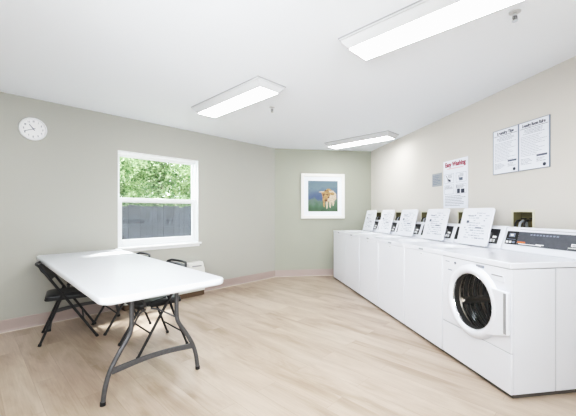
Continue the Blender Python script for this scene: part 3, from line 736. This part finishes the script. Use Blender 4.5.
def smooth_path(pts, n=6):
    pts = [Vector(p) for p in pts]; o = []
    for i in range(len(pts)-1):
        p0 = pts[max(i-1, 0)]; p1 = pts[i]; p2 = pts[i+1]; p3 = pts[min(i+2, len(pts)-1)]
        for k in range(n):
            t_ = k/n; o.append(0.5*((2*p1)+(-p0+p2)*t_+(2*p0-5*p1+4*p2-p3)*t_*t_+(-p0+3*p1-3*p2+p3)*t_**3))
    o.append(pts[-1]); return o
def table_leg_set(x, sgn):
    top = tzz(x)-.034
    f = MB()
    for s in (-1, 1):
        pts = smooth_path([(x, s*.163, top), (x, s*.163, .60), (x, s*.164, .48), (x, s*.178, .415), (x, s*.240, .315), (x, s*.295, .215), (x, s*.325, .12), (x, s*.340, .018)])
        f.tube(pts, .0155, 'legsteel', 12)
    f.tube([(x, -.175, top-.01), (x, .175, top-.01)], .0125, 'legsteel', 10)
    leg = f.build('leg', tb, smooth=50)
    for s in (-1, 1): ft = MB(); ft.tube([(x, s*.340, .024), (x, s*.341, .0005)], .0175, 'rubber', 12); ft.build('rubber_foot', leg, smooth=50)
    f = MB(); N_ = 16
    prof_t = [(-.288+.576*i/N_,   .262-.0*i+.018*sin(pi*i/N_)) for i in range(N_+1)]
    prof_b = [(y, z-.040+.006*sin(pi*i/N_)) for i, (y, z) in enumerate(prof_t)]
    pr = [(y, z-.04) for y, z in prof_t] + [(y, z-.04) for y, z in prof_b][::-1]
    vs = [(x-.009, a, b) for a, b in pr] + [(x+.009, a, b) for a, b in pr]; K = len(pr)
    fs = [(i, (i+1) % K, (i+1) % K+K, i+K) for i in range(K)]
    n1 = N_+1
    for i in range(N_): fs += [(i, i+1, K-2-i, K-1-i), (K+i, K+i+1, K+K-2-i, K+K-1-i)]
    f.add(vs, fs, 'legsteel'); f.build('crossbar', leg, bevel=.003)
    hx = x - sgn*.14; hz = .525
    f = MB()
    for s in (-1, 1):
        f.tube(smooth_path([(hx, s*.012, hz), (hx+sgn*.04, s*.07, hz-.012), (x-sgn*.005, s*.155, .46)], 5), .0065, 'legsteel', 8)
    f.box(hx-.016, hx+.016, -.018, .018, hz-.016, hz+.016, 'chrome')
    f.tube([(hx, 0, hz), (hx-sgn*.42, 0, tzz(hx-sgn*.42)-.034)], .008, 'legsteel', 8)
    f.build('folding_brace', tb, smooth=40)
table_leg_set(Lt/2-.285, 1); table_leg_set(-Lt/2+.22, -1)

# ------------------------------------------------------------------ folding chairs (local: x across, y forward, z up)
def chair():
    t = empty('folding_chair', (0, 0, 0)); hw = .215
    def yy(z): return .23 - .475*z/.79
    top = .775; f = MB()
    pts = []
    for z in (.012, .2, .42, .60, .70): pts.append((-hw, yy(z), z))
    pts += [(-hw+.004, yy(.74)-.004, .735), (-hw+.03, yy(.76)-.008, .765), (-hw+.07, yy(.775)-.018, .778)]
    N_ = 6
    for i in range(1, N_): a = i/N_; pts.append((-hw+.07+(2*hw-.14)*a, yy(.775)-.018-.022*sin(pi*a), .778))
    pts += [(hw-.07, yy(.775)-.018, .778), (hw-.03, yy(.76)-.008, .765), (hw-.004, yy(.74)-.004, .735)]
    for z in (.70, .60, .42, .2, .012): pts.append((hw, yy(z), z))
    f.tube(pts, .0115, 'blacksteel', 10)
    fr = f.build('front_leg_frame', t, smooth=60)
    f = MB(); f.tube([(-hw, yy(.20), .20), (hw, yy(.20), .20)], .007, 'blacksteel', 8); f.build('front_stretcher', fr, smooth=60)
    for s in (-1, 1):
        f = MB(); f.tube([(s*(hw-.024), yy(.50)+.012, .50), (s*(hw-.022), -.10, .36), (s*(hw-.008), -.235, .014)], .0105, 'blacksteel', 10); rl = f.build('rear_leg', t, smooth=60)
        f = MB(); f.tube([(s*(hw-.0075), -.233, .020), (s*(hw-.007), -.238, .0005)], .014, 'rubber', 10); f.build('foot_cap', rl, smooth=50)
        f = MB(); f.tube([(s*hw, yy(.02), .022), (s*hw, yy(.0), .0005)], .0145, 'rubber', 10); f.build('foot_cap', fr, smooth=50)
        f = MB(); f.tube([(s*(hw-.012), yy(.49)+.03, .495), (s*(hw-.012), .09, .475), (s*(hw-.014), .12, .445)], .005, 'blacksteel', 8); f.build('seat_link', t, smooth=50)
    f = MB(); f.tube([(-hw+.012, -.185, .14), (hw-.012, -.185, .14)], .007, 'blacksteel', 8); f.build('rear_stretcher', t, smooth=60)
    # seat pan and pad
    def outline(hw_f, hw_b, y0, y1, r, n=6):
        o = []
        for cx_, cy_, s0 in ((hw_f-r, y1-r, 0), (-hw_f+r, y1-r, 90), (-hw_b+r, y0+r, 180), (hw_b-r, y0+r, 270)):
            for k in range(n): a = radians(s0+90*k/(n-1)); o.append((cx_+r*cos(a), cy_+r*sin(a)))
        return o
    f = MB(); f.prism(outline(.192, .180, -.205, .205, .04), .418, .438, 'blacksteel'); seat = f.build('seat_pan', t, bevel=.004)
    f = MB(); rg = []
    for ins, z in ((0, .4385), (-.002, .448), (0, .460), (.012, .468), (.04, .472)): rg.append([(x*(1-ins/.19), y*(1-ins/.2), z) for x, y in outline(.190, .178, -.200, .203, .045)])
    K = len(rg[0]); vs = [p for q in rg for p in q]; fs = []
    for q in range(len(rg)-1):
        for i in range(K): j = (i+1) % K; fs.append((q*K+i, q*K+j, (q+1)*K+j, (q+1)*K+i))
    fs += [tuple(range(K)), tuple((len(rg)-1)*K+i for i in range(K))]
    f.add(vs, fs, 'vinylseat'); f.build('seat_pad', t, smooth=50)
    # curved back panel
    f = MB(); n = 10
    for lay, off in ((0, -.010), (1, .010)): pass
    grid = []
    for off in (-.009, .009):
        for j, z in enumerate((.600, .608, .69, .752, .762)):
            for i in range(n+1):
                a = -1+2*i/n; wid = hw-.012 if 0 < j < 4 else hw-.022
                grid.append((a*wid, yy(z)-.028*(1-a*a)+off*(.5 if j in (0, 4) else 1), z))
    R_ = 5*(n+1); fs = []
    for g in range(2):
        for j in range(4):
            for i in range(n): k = g*R_+j*(n+1)+i; fs.append((k, k+1, k+n+2, k+n+1))
    for i in range(n): fs += [(i, i+1, R_+i+1, R_+i), (4*(n+1)+i, 4*(n+1)+i+1, R_+4*(n+1)+i+1, R_+4*(n+1)+i)]
    for j in range(4):
        for i in (0, n): k = j*(n+1)+i; fs.append((k, k+n+1, R_+k+n+1, R_+k))
    f.add(grid, fs, 'vinylseat'); f.build('backrest', t, smooth=50)
    return t
ch = chair()
def face(v): return math.atan2(v.y, v.x) - pi/2
b_ = math.atan2(TB.y, TB.x)
for i, (x, y, ang, lb) in enumerate((
        (-2.245, 3.280, radians(34), 'black folding chair on the near left side of the table, facing the window wall corner'),
        (-1.866, 3.561, b_+pi, 'black folding chair across the table, nearer the window wall'),
        (-1.275, 3.005, b_+pi, 'black folding chair across the table, nearer the middle of the room'))):
    o = ch if i == 0 else copy_tree(ch)
    o.location = (x, y, 0); o.rotation_euler = (0, 0, ang-pi/2); o.scale = (1, 1, .965 if i == 0 else .988)
    tag(o, lb, 'chair', 'black folding chairs around the table')

# ------------------------------------------------------------------ outside: lawn, fence, shrubs
def OUT(s, d, z=0): return D + WD*s - WN*d + Vector((0, 0, z))
g = MB(); a, b, c, d = OUT(-6, .2), OUT(22, .2), OUT(22, 16), OUT(-6, 16)
g.prism([(p.x, p.y) for p in (a, b, c, d)], -.35, -.25, 'ground'); o = g.build('ground'); o['kind'] = 'structure'
fr = bpy.data.objects.new('wooden_fence', None); COL.objects.link(fr); fr.matrix_world = WM
tag(fr, 'dark weathered wooden fence seen through the lower window pane', 'fence')
f = MB(); r = random.Random(2)
for i in range(100):
    x = 3.0+i*.145; hgt = 1.42+r.uniform(-.03, .03); f.box(x, x+.142, 3.6+r.uniform(-.006, .006), 3.63, -.25, hgt, 'fencewood')
f.build('fence_boards', fr)
f = MB()
for z in (.1, 1.1): f.box(3.0, 17.5, 3.63, 3.68, z, z+.09, 'fencewood')
f.build('fence_rails', fr)
leafmesh = {}
def shrub(s, d, base, h, rad, n, m, name, label, seed):
    r = random.Random(seed); p = OUT(s, d, base)
    t = empty(name, p); tag(t, label, 'tree' if 'tree' in name else 'shrub', 'leafy trees outside the window')
    f = MB(); f.tube([(0, 0, 0), (.04, .02, h*.35), (-.03, .05, h*.8)], [.07, .055, .02], 'bark', 8)
    for k in range(6):
        a = k*1.05; f.tube([(0, 0, h*(.25+.08*k)), (rad*.6*cos(a), rad*.6*sin(a), h*(.42+.09*k))], [.028, .01], 'bark', 6)
    f.build('trunk', t, smooth=50)
    f = MB(); vs = []; fs = []
    cl = [(r.uniform(-.85, .85)*rad, r.uniform(-.85, .85)*rad, h*r.uniform(.10, 1.0), r.uniform(.18, .45)) for _ in range(120)]
    for i in range(n):
        c_ = r.choice(cl); v = Vector((r.gauss(0, 1), r.gauss(0, 1), r.gauss(0, .8))).normalized()*c_[3]*r.uniform(.6, 1.1)
        q = Vector(c_[:3])+v; L_ = r.uniform(.035, .07)
        u_ = Vector((r.gauss(0, 1), r.gauss(0, 1), r.gauss(0, .5)-.3)).normalized(); w_ = u_.cross(Vector((r.gauss(0, 1), r.gauss(0, 1), r.gauss(0, 1)))).normalized()*L_*.42
        k = len(vs); vs += [q-u_*L_, q+w_, q+u_*L_, q-w_]; fs.append((k, k+1, k+2, k+3))
    f.add(vs, fs, m); f.build('foliage', t)
sp = [(6.3, 5.6, 4.1), (8.0, 5.8, 4.3), (9.7, 5.6, 4.2), (7.9, 8.6, 5.8), (11.3, 8.8, 5.8)]
LBs = ['leafy tree just behind the fence at the left of the window view', 'leafy tree just behind the fence at the centre of the window view', 'leafy tree just behind the fence at the right of the window view', 'taller tree in the back row, behind the middle of the window view', 'taller tree in the back row, to the right in the window view']
for i, (s, d_, h_) in enumerate(sp):
    shrub(s, d_, -.25, h_, 1.0 if i < 3 else 1.6, 26000 if i < 3 else 42000, 'leaf' if i < 3 else 'leaf2', 'leafy_tree', LBs[i], 11+i)

# ------------------------------------------------------------------ light
wd = bpy.data.worlds.new('sky'); sc.world = wd; wd.use_nodes = True
bg = wd.node_tree.nodes['Background']; bg.inputs[0].default_value = (0.86, 0.93, 1.0, 1); bg.inputs[1].default_value = 5.4
sd = -(WN*-1.0)   # travels into the room
dirv = (WN*.46 - WD*.42 + Vector((0, 0, -.80))).normalized()
sun = bpy.data.lights.new('sun', 'SUN'); sun.energy = 8.0; sun.angle = radians(6); sun.color = (1, .98, .95)
so = bpy.data.objects.new('sun', sun); COL.objects.link(so); so.rotation_euler = dirv.to_track_quat('-Z', 'Y').to_euler()
def area(name, loc, target, sx, sy, e, col=(1, 1, 1)):
    l = bpy.data.lights.new(name, 'AREA'); l.shape = 'RECTANGLE'; l.size = sx; l.size_y = sy; l.energy = e; l.color = col
    o = bpy.data.objects.new(name, l); COL.objects.link(o); o.location = loc; o.rotation_euler = (Vector(target)-Vector(loc)).to_track_quat('-Z', 'Y').to_euler(); return o
area('added_bounce_light', (-.4, -.3, .9), (-.6, 1.6, 2.51), 1.6, 1.6, 22, (.90, .96, 1))  # area lamp added out of view to lift the ceiling
fl = area('added_fill_light', (-1.0, -.4, 1.75), (.7, 5.8, 1.35), .8, .8, 18, (.94, .97, 1)); fl.data.spread = radians(70)  # unseen lamp added as fill for the far end of the room
area('added_side_light', (1.3, -.7, 1.8), (-3.6, 2.4, .5), 1.2, 1.0, 52, (.95, .98, 1))  # extra unseen lamp added to lighten the lower left side

# ------------------------------------------------------------------ camera
cam = bpy.data.cameras.new('camera'); co = bpy.data.objects.new('camera', cam); COL.objects.link(co)
co.location = (0, 0, H); co.rotation_euler = (pi/2, 0, 0)
cam.sensor_width = 36; cam.lens = 318/576*36; cam.shift_y = (213-208)/576; cam.clip_start = .05
sc.camera = co
sc.view_settings.view_transform = 'Standard'; sc.view_settings.look = 'None'; sc.view_settings.exposure = 0.10

vs_ = sc.view_settings; vs_.use_curve_mapping = True
cm = vs_.curve_mapping; cm.extend = 'HORIZONTAL'; cm.clip_max_x = 2.0; cm.use_clip = True
cv = cm.curves[3]
cv.points[0].location = (0, 0); cv.points[1].location = (2.0, 1.0)
for x_, y_ in ((.05, .055), (.15, .24), (.29, .47), (.5, .68), (.76, .83), (1.05, .93), (1.5, .985)): cv.points.new(x_, y_)
cm.update()
